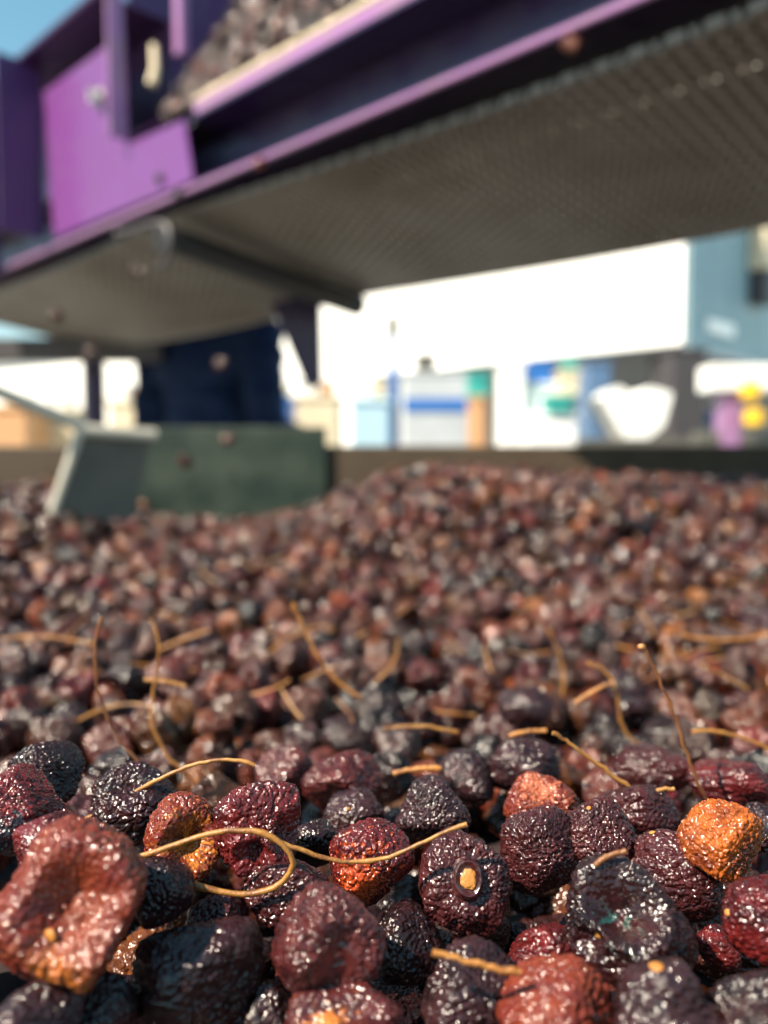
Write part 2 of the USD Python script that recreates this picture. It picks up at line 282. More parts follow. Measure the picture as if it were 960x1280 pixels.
# hero cherries: (px, py, width px, height px, depth m, detail, options, stem scar (direction, size) or None, label); front is -y, right +x, up +z
F_ = (0, -1, 0)
HEROES = [
 (90, 1130, 196, 226, .124, 6, dict(seed=11, col='rust', dents=[((-.10, -1, -.04), .68, .58, 1, (-.30, -.86, .34))], planes=5, cells=800, peb=.042, fold=.04, tints=[((-.4, -.8, -.8), .42, (.30, .085, .014)), ((-.1, -1, -.2), .5, (.17, .045, .028))]), ((-.52, -.80, -.28), .14), 'large brick red dried cherry with a deep shiny cup, by the left edge'),
 (72, 1064, 112, 104, .142, 5, dict(seed=12, col='red'), None, 'dark red dried cherry peeping over the top of the large cupped cherry'),
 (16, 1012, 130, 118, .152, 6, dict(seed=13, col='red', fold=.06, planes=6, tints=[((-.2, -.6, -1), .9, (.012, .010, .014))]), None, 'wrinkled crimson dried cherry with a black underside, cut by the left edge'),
 (58, 968, 100, 88, .180, 6, dict(seed=14, col='black', peb=.05), None, 'black knobbly dried cherry behind the wrinkled crimson one'),
 (172, 1003, 118, 108, .176, 6, dict(seed=15, col='black', fold=.06, dents=[((.1, -.8, .6), .5, .2)]), None, 'glossy purple black dried cherry under the arched tan stem'),
 (230, 1046, 104, 116, .156, 6, dict(seed=16, col='rust', dents=[((.25, -1, .0), .60, .75)], planes=4, tints=[((.3, -1, -.1), .62, (.40, .13, .018)), ((-.1, -1, .1), .30, (.05, .014, .008))]), None, 'split open orange brown dried cherry with a hollow, beside the looped stem'),
 (320, 1036, 118, 118, .157, 6, dict(seed=17, col='red', fold=.08, dents=[((-.35, -.9, -.75), .42, .45), ((.7, -.6, -.15), .4, .25)], planes=5), None, 'folded crimson dried cherry behind the looped stem'),
 (248, 1222, 178, 136, .128, 5, dict(seed=18, col='black', fold=.06, peb=.03), None, 'blue black dried cherry lying in shade at the heap front'),
 (203, 1112, 88, 92, .140, 5, dict(seed=19, col='black'), None, 'black dried cherry in the gap right of the large cupped cherry'),
 (272, 1152, 84, 78, .146, 5, dict(seed=20, col='plum'), None, 'small dark red dried cherry right under the loop of the stem'),
 (360, 1118, 122, 92, .150, 6, dict(seed=21, col='plum', cells=1000), None, 'sparkling maroon dried cherry between the looped stem and the facetted cherry'),
 (411, 1178, 152, 150, .128, 6, dict(seed=22, col='rose', planes=9, cells=700, dents=[((.35, -1, -.65), .7, .22)], smooth_at=[((.35, -1, -.65), .55)]), None, 'facetted brick red dried cherry with a flat shaded face, in the heap front'),
 (430, 1282, 176, 112, .121, 5, dict(seed=23, col='rose', dents=[((.0, -.8, .5), .6, .3)], cells=700, tints=[((-.2, -.8, .3), .3, (.4, .13, .03))]), None, 'blurred rose brown dried cherry at the bottom edge below the facetted one'),
 (465, 1078, 114, 112, .157, 6, dict(seed=24, col='red', tints=[((-.2, -.8, -.7), .75, (.34, .05, .012))], planes=6), None, 'crimson dried cherry with an orange red lower half under the kinked stem'),
 (582, 1101, 122, 134, .153, 6, dict(seed=25, col='plum', pit=(.08, -1, .0), planes=4, fold=.045, cells=800, tints=[(F_, .30, (.05, .03, .03))]), 'pit', 'maroon dried cherry showing its round stem pit with a yellow scar'),
 (541, 1010, 100, 88, .182, 6, dict(seed=26, col='dusk', cells=900), None, 'dusky purple dried cherry above the stem pit cherry'),
 (512, 1176, 92, 104, .146, 5, dict(seed=27, col='black'), None, 'black dried cherry in shade left below the stem pit cherry'),
 (592, 1238, 140, 132, .128, 5, dict(seed=28, col='dusk', cells=700, peb=.05), None, 'dark glittering dried cherry under the straight orange stem'),
 (692, 1262, 156, 136, .121, 5, dict(seed=29, col='rust', cells=700, peb=.055), None, 'blurred rusty orange dried cherry at the bottom edge right of the orange stem'),
 (682, 1196, 104, 84, .140, 5, dict(seed=30, col='red', fold=.06), None, 'dark red creased dried cherry between the glittering one and the teal stained one'),
 (676, 1062, 112, 112, .164, 6, dict(seed=31, col='plum', cells=950, peb=.042), None, 'dark red pebbly dried cherry touching the right side of the stem pit cherry'),
 (745, 1048, 104, 108, .166, 6, dict(seed=32, col='plum', cells=950, peb=.042, fold=.05), ((-.22, -.75, .75), .11), 'dark red pebbly dried cherry with a small yellow scar on its top'),
 (676, 1004, 98, 78, .188, 6, dict(seed=33, col='rust', dents=[((.1, -.8, .6), .5, .22)], tints=[((0, -.7, .5), .6, (.34, .10, .05))]), None, 'salmon brown dried cherry with a shiny dimple, above the pebbly pair'),
 (788, 1152, 170, 158, .137, 6, dict(seed=34, col='black', dents=[((.0, -1, .30), .66, .36, 1), ((-.62, -.8, -.55), .26, .2)], fold=.05, planes=6, cells=700, smooth_at=[((.0, -1, .30), .62)], tints=[((0, -1, .15), .34, (.040, .009, .010)), ((-.30, -1, .22), .17, (.018, .050, .045)), ((-.42, -1, .05), .10, (.015, .05, .05)), ((.22, -1, .06), .13, (.016, .046, .036)), ((.30, -1, .26), .10, (.014, .045, .034))]), ((-.60, -.86, -.42), .13), 'collapsed black dried cherry with teal stains in its hollow'),
 (848, 1094, 114, 108, .157, 6, dict(seed=35, col='plum', fold=.05, cells=700), ((-.5, -.5, .8), .12), 'dark brown dried cherry leaning on the collapsed teal stained one'),
 (899, 1049, 112, 102, .154, 6, dict(seed=36, col='orange', cells=900, peb=.042, planes=5, tints=[((.9, -.5, -.3), .6, (.12, .03, .012))]), None, 'bright orange pebbly dried cherry near the right edge'),  # orange base stands in for light glowing through the flesh
 (958, 1152, 112, 122, .137, 5, dict(seed=37, col='red', fold=.07, cells=700), ((-.85, -.6, .0), .13), 'shiny purple red dried cherry with a yellow scar, cut by the right edge'),
 (800, 1014, 106, 72, .185, 5, dict(seed=38, col='plum'), None, 'maroon dried cherry behind the dark brown one, under the tip of the tan stem'),
 (836, 1262, 150, 126, .116, 5, dict(seed=39, col='dusk', cells=700), ((-.05, -.75, .62), .2), 'blurred dusky dried cherry with an orange spot on the bottom edge'),
 (946, 1268, 140, 116, .116, 5, dict(seed=40, col='black', cells=700), None, 'blurred grey black dried cherry in the bottom right corner'),
 (398, 1054, 74, 62, .172, 5, dict(seed=41, col='black', fold=.06), None, 'small blue black dried cherry between the crimson pair'),
 (428, 978, 110, 84, .212, 5, dict(seed=42, col='rose', dents=[((0, -.6, .8), .6, .2)], cells=700), None, 'pale rose dried cherry with a glinting hollow top behind the crimson pair'),
 (441, 1018, 84, 66, .195, 5, dict(seed=43, col='dusk'), ((-.1, -.9, .25), .11), 'dusky dried cherry with a yellow scar under the pale rose one'),
 (356, 966, 78, 74, .222, 5, dict(seed=44, col='rose'), None, 'rose dried cherry at the tip of the arched tan stem'),
 (583, 972, 76, 74, .222, 5, dict(seed=45, col='dusk'), None, 'grey purple dried cherry behind the dusky purple one'),
 (656, 958, 96, 74, .222, 5, dict(seed=46, col='dusk', cells=700), None, 'grey glittering dried cherry left of the thick tan stem'),
 (815, 962, 98, 66, .222, 5, dict(seed=47, col='plum'), None, 'plum dried cherry under the long thin stem with a knob'),
 (912, 982, 108, 66, .205, 5, dict(seed=48, col='red', cells=700), None, 'dark red dried cherry behind the bright orange one'),
 (896, 1184, 62, 56, .146, 5, dict(seed=49, col='red'), None, 'small red dried cherry wedged right of the collapsed teal stained one'),
 (656, 886, 74, 60, .290, 5, dict(seed=50, col='dusk', planes=4), None, 'silvery grey dried cherry in the soft rows right of the middle'),
 (44, 1276, 130, 104, .114, 5, dict(seed=51, col='dusk', cells=700), None, 'blurred grey dried cherry in the bottom left corner'),
 (954, 1036, 60, 66, .166, 5, dict(seed=52, col='black'), None, 'black dried cherry behind the bright orange one at the right edge'),
 (128, 1260, 96, 96, .122, 5, dict(seed=53, col='black'), None, 'black dried cherry deep in shade below the large cupped cherry'),
 (600, 1168, 80, 60, .158, 5, dict(seed=54, col='black'), None, 'black dried cherry in the dark gap under the stem pit cherry'),
 (338, 1268, 74, 80, .128, 5, dict(seed=55, col='black'), None, 'black dried cherry at the bottom edge left of the facetted one'),
]
def view_frame(p):
    """Rotation whose -y axis looks from p back to the lens."""
    y = unit(p); x = unit(np.cross(y, [0, 0, 1])); z = np.cross(x, y)
    return np.stack([x, y, z], 1)
GROUP_HEAP = 'dried cherries heaped in the bin'
hero_p, hero_r = [], []
for px, py, w, h, dep, sub, opt, scar, label in HEROES:
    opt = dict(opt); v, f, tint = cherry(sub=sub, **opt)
    ext = np.ptp(v, axis=0)
    c = at(px, py, dep); rng_ = np.linalg.norm(c)
    ax_ = c[1] * math.cos(PITCH) - c[2] * math.sin(PITCH)
    W, H = w * ax_ / FPX * .95, h * ax_ / FPX * .95
    D = (W + H) / 2 * .95
    S = np.array([W, D, H]) / ext; mid = (v.max(0) + v.min(0)) / 2
    R = view_frame(c)
    place = lambda q: ((q - mid) * S) @ R.T
    vv = place(v)
    if np.linalg.det(R) < 0: f = f[:, ::-1]
    hero_p.append(c); hero_r.append((W + D + H) / 6)
    if scar is None:
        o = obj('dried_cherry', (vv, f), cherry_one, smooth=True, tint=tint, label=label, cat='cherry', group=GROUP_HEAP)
        UsdGeom.Xformable(o).AddTranslateOp().Set(Gf.Vec3d(*map(float, c)))
    else:
        t = thing('dried_cherry', label, 'cherry', GROUP_HEAP, loc=c)
        obj('skin', (vv, f), cherry_one, t, smooth=True, tint=tint)
        if scar == 'pit': dirn, size, lift = unit(opt['pit']), .25, .02
        else: dirn, size, lift = unit(scar[0]), scar[1], .035
        dd, ff = ico(3)
        near = np.argmax(v / np.linalg.norm(v, axis=1, keepdims=True) @ dirn)
        e1 = unit(np.cross(dirn, [.3, .2, 1])); e2 = np.cross(dirn, e1)
        rr = size * (.80 if scar == 'pit' else .66) * (1 + .5 * (meshkit.noise(dd * 2.6, opt['seed']) - .5))
        cv = v[near] + dirn * (lift - .02) + (dd @ np.stack([e1, e2, dirn]).T * np.array([1, 1, 1]) * 0) \
            + (dd[:, :1] * rr[:, None]) * e1 + (dd[:, 1:2] * rr[:, None] * .92) * e2 + (dd[:, 2:] * .035 * (1 + .5 * (meshkit.noise(dd * 4, 3)[:, None] - .5))) * dirn
        obj('stem_scar', (place(cv), ff), scar_mat, t, smooth=True)
hero_p, hero_r = np.array(hero_p), np.array(hero_r)

# prototypes for all the other cherries
KINDS = [(101, 'plum'), (102, 'red'), (103, 'dusk'), (104, 'black'), (105, 'rust'), (106, 'plum'), (107, 'rose'), (108, 'rose'), (109, 'red'), (110, 'brown'), (111, 'plum'), (112, 'brown')]
UsdGeom.Scope.Define(stage, '/World/Looks/kinds')
protos = []
for i, (sd, col) in enumerate(KINDS):
    rg = np.random.default_rng(sd)
    dn = [(rg.normal(size=3), rg.uniform(.35, .65), rg.uniform(.2, .5)) for _ in range(3)]
    v, f, tint = cherry(sd, 5, col, dents=dn, pit=rg.normal(size=3) if i % 4 == 1 else None, cells=700, fold=rg.uniform(.06, .12), peb=.058, planes=11)
    v = v / np.ptp(v, axis=0).mean() * 2
    cls = stage.CreateClassPrim(f'/World/Looks/kinds/cherry_kind_{i + 1}')
    m = UsdGeom.Xform.Define(stage, str(cls.GetPath()) + '/tmp'); stage.RemovePrim(m.GetPath())
    obj('skin', (v, f), cherry_mat, str(cls.GetPath()), smooth=True, tint=tint)
    protos.append(cls)

def surface(x, y):
    """Height of the top of the heap."""
    m = sstep(.55, 1.22, y)
    g = np.interp(x, [-.75, -.5, -.40, -.34, -.22, -.12, .0, .08, .25, .6, .9], [.062, .062, .060, .016, .006, .028, .080, .096, .084, .070, .056])
    z = -.0875 + m * g + .006 * np.exp(-((y - .15) / .06) ** 2)
    return z + .007 * (meshkit.noise(np.stack([x * 14, y * 14, x * 0], -1), 5) - .5) * sstep(.2, .5, y)
rng = np.random.default_rng(7)
BX0, BX1, BY0, BY1 = -.80, .90, -.50, 1.275
pts = []
sp = .0172
for lay, zo in enumerate((-.008, -.024, -.038)):
    gx, gy = np.meshgrid(np.arange(BX0 + .01, BX1 - .01, sp), np.arange(.02, BY1 - .01, sp))
    p = np.stack([gx.ravel(), gy.ravel()], 1) + rng.uniform(-.5, .5, (gx.size, 2)) * sp * .85 + lay * sp * .5
    inview = np.abs(p[:, 0]) < .50 * p[:, 1] + .075
    inview &= (p[:, 1] < 1.27) & ((lay < 2) | (p[:, 1] < .55))
    p = p[inview]
    z = surface(p[:, 0], p[:, 1]) + zo + rng.uniform(-.011, .007, len(p))
    k_ = rng.random(len(p)) > (.26 if lay == 0 else .12)
    pts.append(np.c_[p, z][k_])
pts = np.vstack(pts)
rad = np.where(pts[:, 1] < .45, rng.uniform(.0074, .0104, len(pts)), rng.uniform(.0064, .0102, len(pts)))
keep = (np.linalg.norm(pts, axis=1) > .06)
pts, rad = pts[keep], rad[keep]
nh = len(hero_p)
X = np.vstack([hero_p, pts]); Rr = np.r_[hero_r * .94, rad]
inv = np.r_[np.zeros(nh), np.ones(len(pts))]
for it in range(36):
    pr = cKDTree(X).query_pairs(.0215, output_type='ndarray')
    dv = X[pr[:, 1]] - X[pr[:, 0]]; L = np.linalg.norm(dv, axis=1) + 1e-9
    pen = (Rr[pr[:, 0]] + Rr[pr[:, 1]]) * .93 - L
    k = pen > 0
    pr, dv, L, pen = pr[k], dv[k], L[k], pen[k]
    wi, wj = inv[pr[:, 0]], inv[pr[:, 1]]; ws = wi + wj; ok = ws > 0
    push = dv / L[:, None] * (pen * .55 / np.maximum(ws, 1))[:, None]
    mv = np.zeros_like(X)
    np.add.at(mv, pr[ok, 0], -push[ok] * wi[ok, None]); np.add.at(mv, pr[ok, 1], push[ok] * wj[ok, None])
    X = X + np.clip(mv, -.003, .003)
    fr = X[nh:]
    top = surface(fr[:, 0], fr[:, 1]) - .0065
    fr[:, 2] = np.where(fr[:, 2] > top, top + (fr[:, 2] - top) * .65, fr[:, 2]) - .0003
pts = X[nh:]
# leave the view of the front cherries free
hd, hdist = hero_p / np.linalg.norm(hero_p, axis=1, keepdims=True), np.linalg.norm(hero_p, axis=1)
pd_, pdist = pts / np.linalg.norm(pts, axis=1, keepdims=True), np.linalg.norm(pts, axis=1)
A = np.arccos(np.clip(pd_ @ hd.T, -1, 1))
blocked = ((A < (.80 * hero_r / hdist)[None, :] + (.75 * rad / pdist)[:, None]) & (pdist[:, None] < hdist[None, :] + .004)).any(1)
tall = (pts[:, 1] < .10) & (pts[:, 2] > -.075)
inside = (np.linalg.norm(pts[:, None] - hero_p[None], axis=2) < hero_r[None] * .8).any(1)
pts[:, 2] -= .006 * sstep(.23, .17, pts[:, 1])
k = ~(blocked | tall | inside) & (pts[:, 1] < 1.26)
pts, rad, pdist = pts[k], rad[k], pdist[k]
def rand_quat(rg): q = rg.normal(size=4); return q / np.linalg.norm(q)
quats = np.array([rand_quat(rng) for _ in pts]); scl = rad[:, None] * rng.uniform(.80, 1.14, (len(pts), 3)) * 1.05
kind = rng.integers(0, len(KINDS), len(pts))
# which show largest: on top of the heap and in the frame, by size in the picture
def project(p):
    c, s = math.cos(PITCH), math.sin(PITCH)
    f = p[:, 1] * c - p[:, 2] * s; u = p[:, 1] * s + p[:, 2] * c
    return 480 + FPX * p[:, 0] / f, 640 - FPX * u / f
px_, py_ = project(pts)
# how much of each is seen: paint discs near to far on a coarse grid
seen = np.zeros(len(pts)); grid = -np.ones((320, 240), int)
allp = np.vstack([pts, hero_p]); allr = np.r_[rad, hero_r]; ax, ay = project(allp); alld = np.linalg.norm(allp, axis=1)
for i in np.argsort(-alld):
    r_ = allr[i] / alld[i] * FPX / 4
    x0, x1, y0, y1 = int(ax[i] / 4 - r_), int(ax[i] / 4 + r_) + 2, int(ay[i] / 4 - r_), int(ay[i] / 4 + r_) + 2
    if x1 <= 0 or y1 <= 0 or x0 >= 240 or y0 >= 320: continue
    yy, xx = np.mgrid[max(y0, 0):min(y1, 320), max(x0, 0):min(x1, 240)]
    grid[yy, xx] = np.where((xx - ax[i] / 4) ** 2 + (yy - ay[i] / 4) ** 2 <= r_ * r_, i, grid[yy, xx])
cnt = np.bincount(grid[grid >= 0], minlength=len(allp))[:len(pts)]
order = np.argsort(-cnt)
NIND = 300 - nh - 8
chosen = order[:NIND][cnt[order[:NIND]] > 0]
LOOKS = {'plum': 'maroon', 'red': 'dark red', 'dusk': 'dusky purple', 'black': 'black', 'rust': 'rusty brown', 'rose': 'rose brown', 'brown': 'warm brown'}
LAND = [((127, 800), 'tall thin brown stem'), ((191, 830), 'upright orange stem'), ((376, 790), 'orange stem bending left'), ((497, 815), 'pale stem curving up'),
        ((690, 840), 'pale blurred stem'), ((757, 865), 'hooked tan stem'), ((825, 850), 'long knobbed stem'), ((900, 800), 'level right stem'), ((930, 925), 'right edge stem'),
        ((525, 908), 'pale level stem'), ((656, 886), 'silvery grey cherry'), ((60, 798), 'level left stem'), ((232, 800), 'blurred orange stub'), ((428, 978), 'pale rose cherry'),
        ((230, 960), 'arched tan stem'), ((790, 1152), 'teal stained cherry'), ((582, 1101), 'stem pit cherry'), ((320, 1100), 'looped stem'), ((90, 1130), 'large cupped cherry'), ((899, 1049), 'bright orange cherry'),
        ((411, 1178), 'facetted cherry'), ((58, 968), 'black knobbly cherry'), ((740, 955), 'thick tan stem'), ((910, 846), 'blurred tan stem'), ((592, 1238), 'dark glittering cherry')]
LP = np.array([p for p, _ in LAND], float)
SIDES = ('right of', 'behind and right of', 'behind', 'behind and left of', 'left of', 'before and left of', 'before', 'before and right of')
STEPS = ('close', 'next', 'third', 'fourth', 'fifth', 'sixth', 'seventh')
slots = {}
for i in chosen:
    dd_ = np.array([px_[i], py_[i]]) - LP; w = np.linalg.norm(dd_ * [1, 1.6], axis=1); j = int(np.argmin(w))
    k = int(round(math.atan2(-dd_[j, 1] * 1.6, dd_[j, 0]) / (math.pi / 4))) % 8
    slots.setdefault((LOOKS[KINDS[kind[i]][1]], k, j), []).append((w[j], i))
NAME_OF = {}
for (lk, k, j), got in slots.items():
    for n_, (w, i) in enumerate(sorted(got)):
        NAME_OF[i] = f"{lk} dried cherry {STEPS[min(n_, 6)] + ' ' if len(got) > 1 else ''}{SIDES[k]} the {LAND[j][1]}"
def put(i, name='dried_cherry'):
    x = UsdGeom.Xform.Define(stage, numbered('/World', name))
    x.AddTranslateOp().Set(Gf.Vec3d(*map(float, pts[i])))
    q = quats[i]; x.AddOrientOp().Set(Gf.Quatf(*map(float, q)))
    x.AddScaleOp().Set(Gf.Vec3f(*map(float, scl[i])))
    x.GetPrim().GetReferences().AddInternalReference(protos[kind[i]].GetPath()); x.GetPrim().SetInstanceable(True)
    tag(x, NAME_OF[i], 'cherry', GROUP_HEAP)
for i in chosen: put(i)

# coarse copies for the rest
def instancer(name, P, Q, S, K, **kw):
    pi = UsdGeom.PointInstancer.Define(stage, numbered('/World', name))
    targets = []
    for j, (sd, col) in enumerate(KINDS):
        v, f, tint = cherry(sd + 300, 4, col, dents=[(np.random.default_rng(sd).normal(size=3), .5, .32), (np.random.default_rng(sd + 1).normal(size=3), .45, .25)], cells=420, peb=.055, fold=.08)
        v = v / np.ptp(v, axis=0).mean() * 2
        m = obj('cherry_shape', (v, f), cherry_far, str(pi.GetPath()), smooth=True, tint=tint)
        targets.append(m.GetPath())
    pi.CreatePrototypesRel().SetTargets(targets)
    pi.CreateProtoIndicesAttr(Vt.IntArray.FromNumpy(K.astype(np.int32)))
    pi.CreatePositionsAttr(Vt.Vec3fArray.FromNumpy(P.astype(np.float32)))
    pi.CreateScalesAttr(Vt.Vec3fArray.FromNumpy(S.astype(np.float32)))
    pi.CreateOrientationsAttr(Vt.QuathArray([Gf.Quath(*map(float, q)) for q in Q]))
    tag(pi, kind='stuff', **kw)
    return pi
rest = np.setdiff1d(np.arange(len(pts)), chosen)
# the bin beyond the frame: one loose layer
gx, gy = np.meshgrid(np.arange(BX0 + .012, BX1 - .012, .0158), np.arange(BY0 + .012, BY1 - .012, .0158))
op = np.stack([gx.ravel(), gy.ravel()], 1) + rng.uniform(-.5, .5, (gx.size, 2)) * .006
op = op[~((np.abs(op[:, 0]) < .50 * op[:, 1] + .070) & (op[:, 1] > .02))]
op = np.c_[op, surface(op[:, 0], op[:, 1]) - .009 + rng.uniform(-.005, .003, len(op))]
op = op[np.linalg.norm(op, axis=1) > .075]
nr = len(rest) + len(op)
instancer('dried_cherries', np.vstack([pts[rest], op]), np.vstack([quats[rest], [rand_quat(rng) for _ in op]]),
          np.vstack([scl[rest], rng.uniform(.0072, .0095, (len(op), 1)) * rng.uniform(.9, 1.1, (len(op), 3))]),
          np.r_[kind[rest], rng.integers(0, len(KINDS), len(op))], label='dried cherries filling the rest of the bin', cat='dried cherries')

# ---------------------------------------------------------------- stems lying on the heap
def stem(P, depth, r, mat, label, knob=None, group=None, seed=0, taper=.75):
    """P: pixels (px, py[, depth offset]) along the stem."""
    pts3 = np.array([at(p[0], p[1], depth + (p[2] if len(p) > 2 else 0)) for p in P])
    if len(pts3) == 2: pts3 = np.array([pts3[0], pts3.mean(0) + [0, 0, .0006], pts3[1]])
    c = spline(pts3, 28)
    c += .00055 * (meshkit.noise(np.arange(28)[:, None] * [.7, .4, .3] + seed, seed)[:, None] - .5) * np.array([1, 0, 1])
    R = np.linspace(1, taper, 28) * r * .88 * (1 + .14 * (meshkit.noise(np.arange(28)[:, None] * [.55, .2, .1] + seed, seed + 9) - .5))
    R[9 + seed % 7] *= 1.22
    R[-1] *= 1.35; R[-2] *= 1.3; R[-3] *= 1.15
    R[0] *= .9
    t = thing('cherry_stem', label, 'stem', group)
    obj('stalk', tube(c, R, 9, seed, .10), mat, t, smooth=50)
    if knob:
        d, f = ico(2); k = c[0] if knob == 'start' else c[-1]
        v = d * (1 + .5 * (meshkit.noise(d * 2.5, seed + 3)[:, None] - .5)) * r * np.array([1.9, 1.6, 1.4]) + k
        obj('stem_end', (v, f), stem_orange, t, smooth=True)
    return t
stem([(196, 968), (166, 945), (136, 900), (119, 835), (127, 772)], .215, .00048, stem_brown, 'tall thin brown stem rising in a curve near the left edge', seed=1, taper=.9)
stem([(104, 1026), (165, 992), (228, 961), (280, 949), (318, 957)], .172, .00060, stem_tan, 'long tan stem arching over the glossy purple black cherry', seed=2)
stem([(172, 1072), (238, 1049), (300, 1037), (346, 1050), (366, 1080), (350, 1105), (308, 1118), (262, 1111), (236, 1106)], .143, .00058, stem_tan, 'tan stem bent into a loop in front of the split open cherry', knob='end', seed=3, taper=1.0)
stem([(338, 1048), (398, 1070), (464, 1077), (525, 1055), (584, 1030)], .145, .00050, stem_tan, 'kinked yellow stem lying across the crimson cherry to the stem pit cherry', seed=4)
stem([(452, 872), (410, 838), (384, 795), (366, 755)], .285, .00072, stem_orange, 'upright orange stem bending left above the middle of the heap', seed=5, taper=1.1)
stem([(882, 1000), (856, 932), (830, 862), (802, 808)], .19, .00048, stem_brown, 'long thin brown stem with a knob at its tip, leaning left at the right side', knob='end', seed=6, taper=.9)
stem([(792, 988), (740, 950), (692, 915)], .19, .00062, stem_tan, 'thick tan stem lying above the pebbly pair of cherries', seed=7)
stem([(636, 920), (682, 914)], .235, .0008, stem_orange, 'short orange stem stub on the grey glittering cherry', seed=8)
stem([(818, 936), (775, 895), (766, 852), (734, 829)], .27, .00078, stem_tan, 'hooked tan stem standing behind the thick tan one', seed=9)
stem([(720, 878), (768, 852)], .268, .0008, stem_orange, 'short red orange stem crossing the hooked tan one', seed=10)
stem([(694, 902), (702, 830), (685, 787)], .35, .00085, stem_tan, 'pale blurred stem standing right of the silvery grey cherry', seed=11)
stem([(650, 1216), (594, 1204), (541, 1191)], .118, .00062, stem_orange, 'straight orange stem lying on the dark glittering cherry at the bottom', knob=None, seed=12)
stem([(572, 916), (530, 908), (478, 912)], .25, .0007, stem_tan, 'pale stem lying level left of the silvery grey cherry', seed=13)
stem([(552, 961), (492, 967)], .215, .0009, stem_orange, 'short orange stem lying level above the dusky purple cherry', seed=14)
stem([(866, 914), (918, 919), (964, 938)], .24, .0007, stem_tan, 'pale stem running off the right edge', seed=15)
stem([(838, 790), (905, 800), (962, 792)], .36, .0009, stem_orange, 'blurred orange stem lying along the right edge above the knobbed one', seed=16)
stem([(268, 985), (205, 938), (190, 900), (194, 848), (188, 772)], .25, .0006, stem_orange, 'upright orange stem right of the tall thin brown one', seed=17)
stem([(180, 850), (232, 858)], .26, .0008, stem_tan, 'short tan stem crossing the upright orange one', seed=18)
stem([(0, 800), (60, 796), (116, 806)], .38, .0009, stem_orange, 'blurred orange stem lying level at the left edge', seed=19)
stem([(200, 812), (262, 788)], .42, .0010, stem_orange, 'blurred orange stem stub left of the upright orange bent one', seed=20)
stem([(468, 852), (492, 828), (497, 798)], .36, .0008, stem_tan, 'blurred pale stem curving up in the middle of the heap', seed=21)
stem([(872, 830), (935, 862)], .33, .0007, stem_tan, 'blurred tan stem between the knobbed stem and the right edge', seed=22)
stem([(744, 1082), (760, 1070), (781, 1065)], .136, .00058, stem_brown, 'short brown stem stub on top of the collapsed teal stained cherry', seed=23)
stem([(816, 992), (842, 987)], .185, .00058, stem_tan, 'tiny tan stem stub left of the bright orange cherry', seed=24)
srng = np.random.default_rng(21); ST = {}
surf = np.argsort(-cnt)[:900]
for j in range(120):
    i = srng.choice(surf)
    while pts[i, 1] < .3: i = srng.choice(surf)
    p = pts[i] + [0, 0, rad[i] * .9]
    a, b = srng.uniform(0, 6.3), srng.uniform(-.3, .9); L = srng.uniform(.012, .040)
    dv = np.array([math.cos(a), math.sin(a) * .6, abs(b) * .55]); dv /= np.linalg.norm(dv)
    bend = np.array([-math.sin(a), math.cos(a), .5]) * L * srng.uniform(-.22, .22)
    c = spline([p - dv * L * .45, p + bend, p + dv * L * .55 + [0, 0, .001]], 12)
    mt = (stem_orange, stem_tan, stem_orange, stem_brown)[j % 4]
    nm = ('orange', 'pale tan', 'orange', 'brown')[j % 4]
    sx_, sy_ = project(p[None]); dd_ = np.array([sx_[0], sy_[0]]) - LP; j2 = int(np.argmin(np.linalg.norm(dd_ * [1, 1.6], axis=1)))
    k2 = int(round(math.atan2(-dd_[j2, 1] * 1.6, dd_[j2, 0]) / (math.pi / 4))) % 8
    lab = f"{'long' if L > .027 else 'short'} loose {'upright ' if dv[2] > .28 else ''}{nm} stem {SIDES[k2]} the {LAND[j2][1]}"; ST[lab] = ST.get(lab, 0) + 1
    if ST[lab] > 1: continue
    t = obj('cherry_stem', tube(c, np.linspace(.0006, .00042, 12), 6, j, .1), mt, smooth=50, label=lab, cat='stem', group='small loose stems on the heap')

# ---------------------------------------------------------------- the bin
bin_ = thing('fruit_bin', 'dark brown wooden bin holding the heap of dried cherries', 'bin')
WT = .030
for z0, z1 in ((-.98, -.66), (-.655, -.34), (-.335, .022)):
    obj('board', box(BX0 - WT, BX1 + WT, BY1, BY1 + .022, z0, z1, .003), wood, bin_)
    obj('board', box(BX0 - WT, BX1 + WT, BY0 - .022, BY0, z0, z1 if z1 < 0 else -.03, .003), wood, bin_)
    obj('board', box(BX0 - .025, BX0 - .001, BY0 + .001, BY1 - .001, z0, z1 if z1 < 0 else .01, .003), wood, bin_)
    obj('board', box(BX1 + .001, BX1 + .025, BY0 + .001, BY1 - .001, z0, z1 if z1 < 0 else .01, .003), wood, bin_)
obj('floor_board', box(BX0, BX1, BY0, BY1, -.95, -.93), wood, bin_)
gl, gr = at(128, 540, 1.27)[0], at(408, 540, 1.27)[0]
obj('green_panel', box(gl, gr, BY1 - .012, BY1 - .003, -.30, .050, .002), green, bin_, label='green board with shade put into its paint, fixed inside the far side of the bin')
# heap below the cherries that can be seen
gx, gy = np.meshgrid(np.linspace(BX0 + .002, BX1 - .002, 80), np.linspace(BY0 + .002, BY1 - .016, 84))
hv = np.c_[gx.ravel(), gy.ravel(), surface(gx.ravel(), gy.ravel()) - .036]
hf = [(j * 80 + i, j * 80 + i + 1, (j + 1) * 80 + i + 1, (j + 1) * 80 + i) for j in range(83) for i in range(79)]
obj('dried_cherry_bed', (hv, np.array(hf)), grit, smooth=True, label='dark packed dried cherries below the top of the heap', cat='dried cherries', kind='stuff')

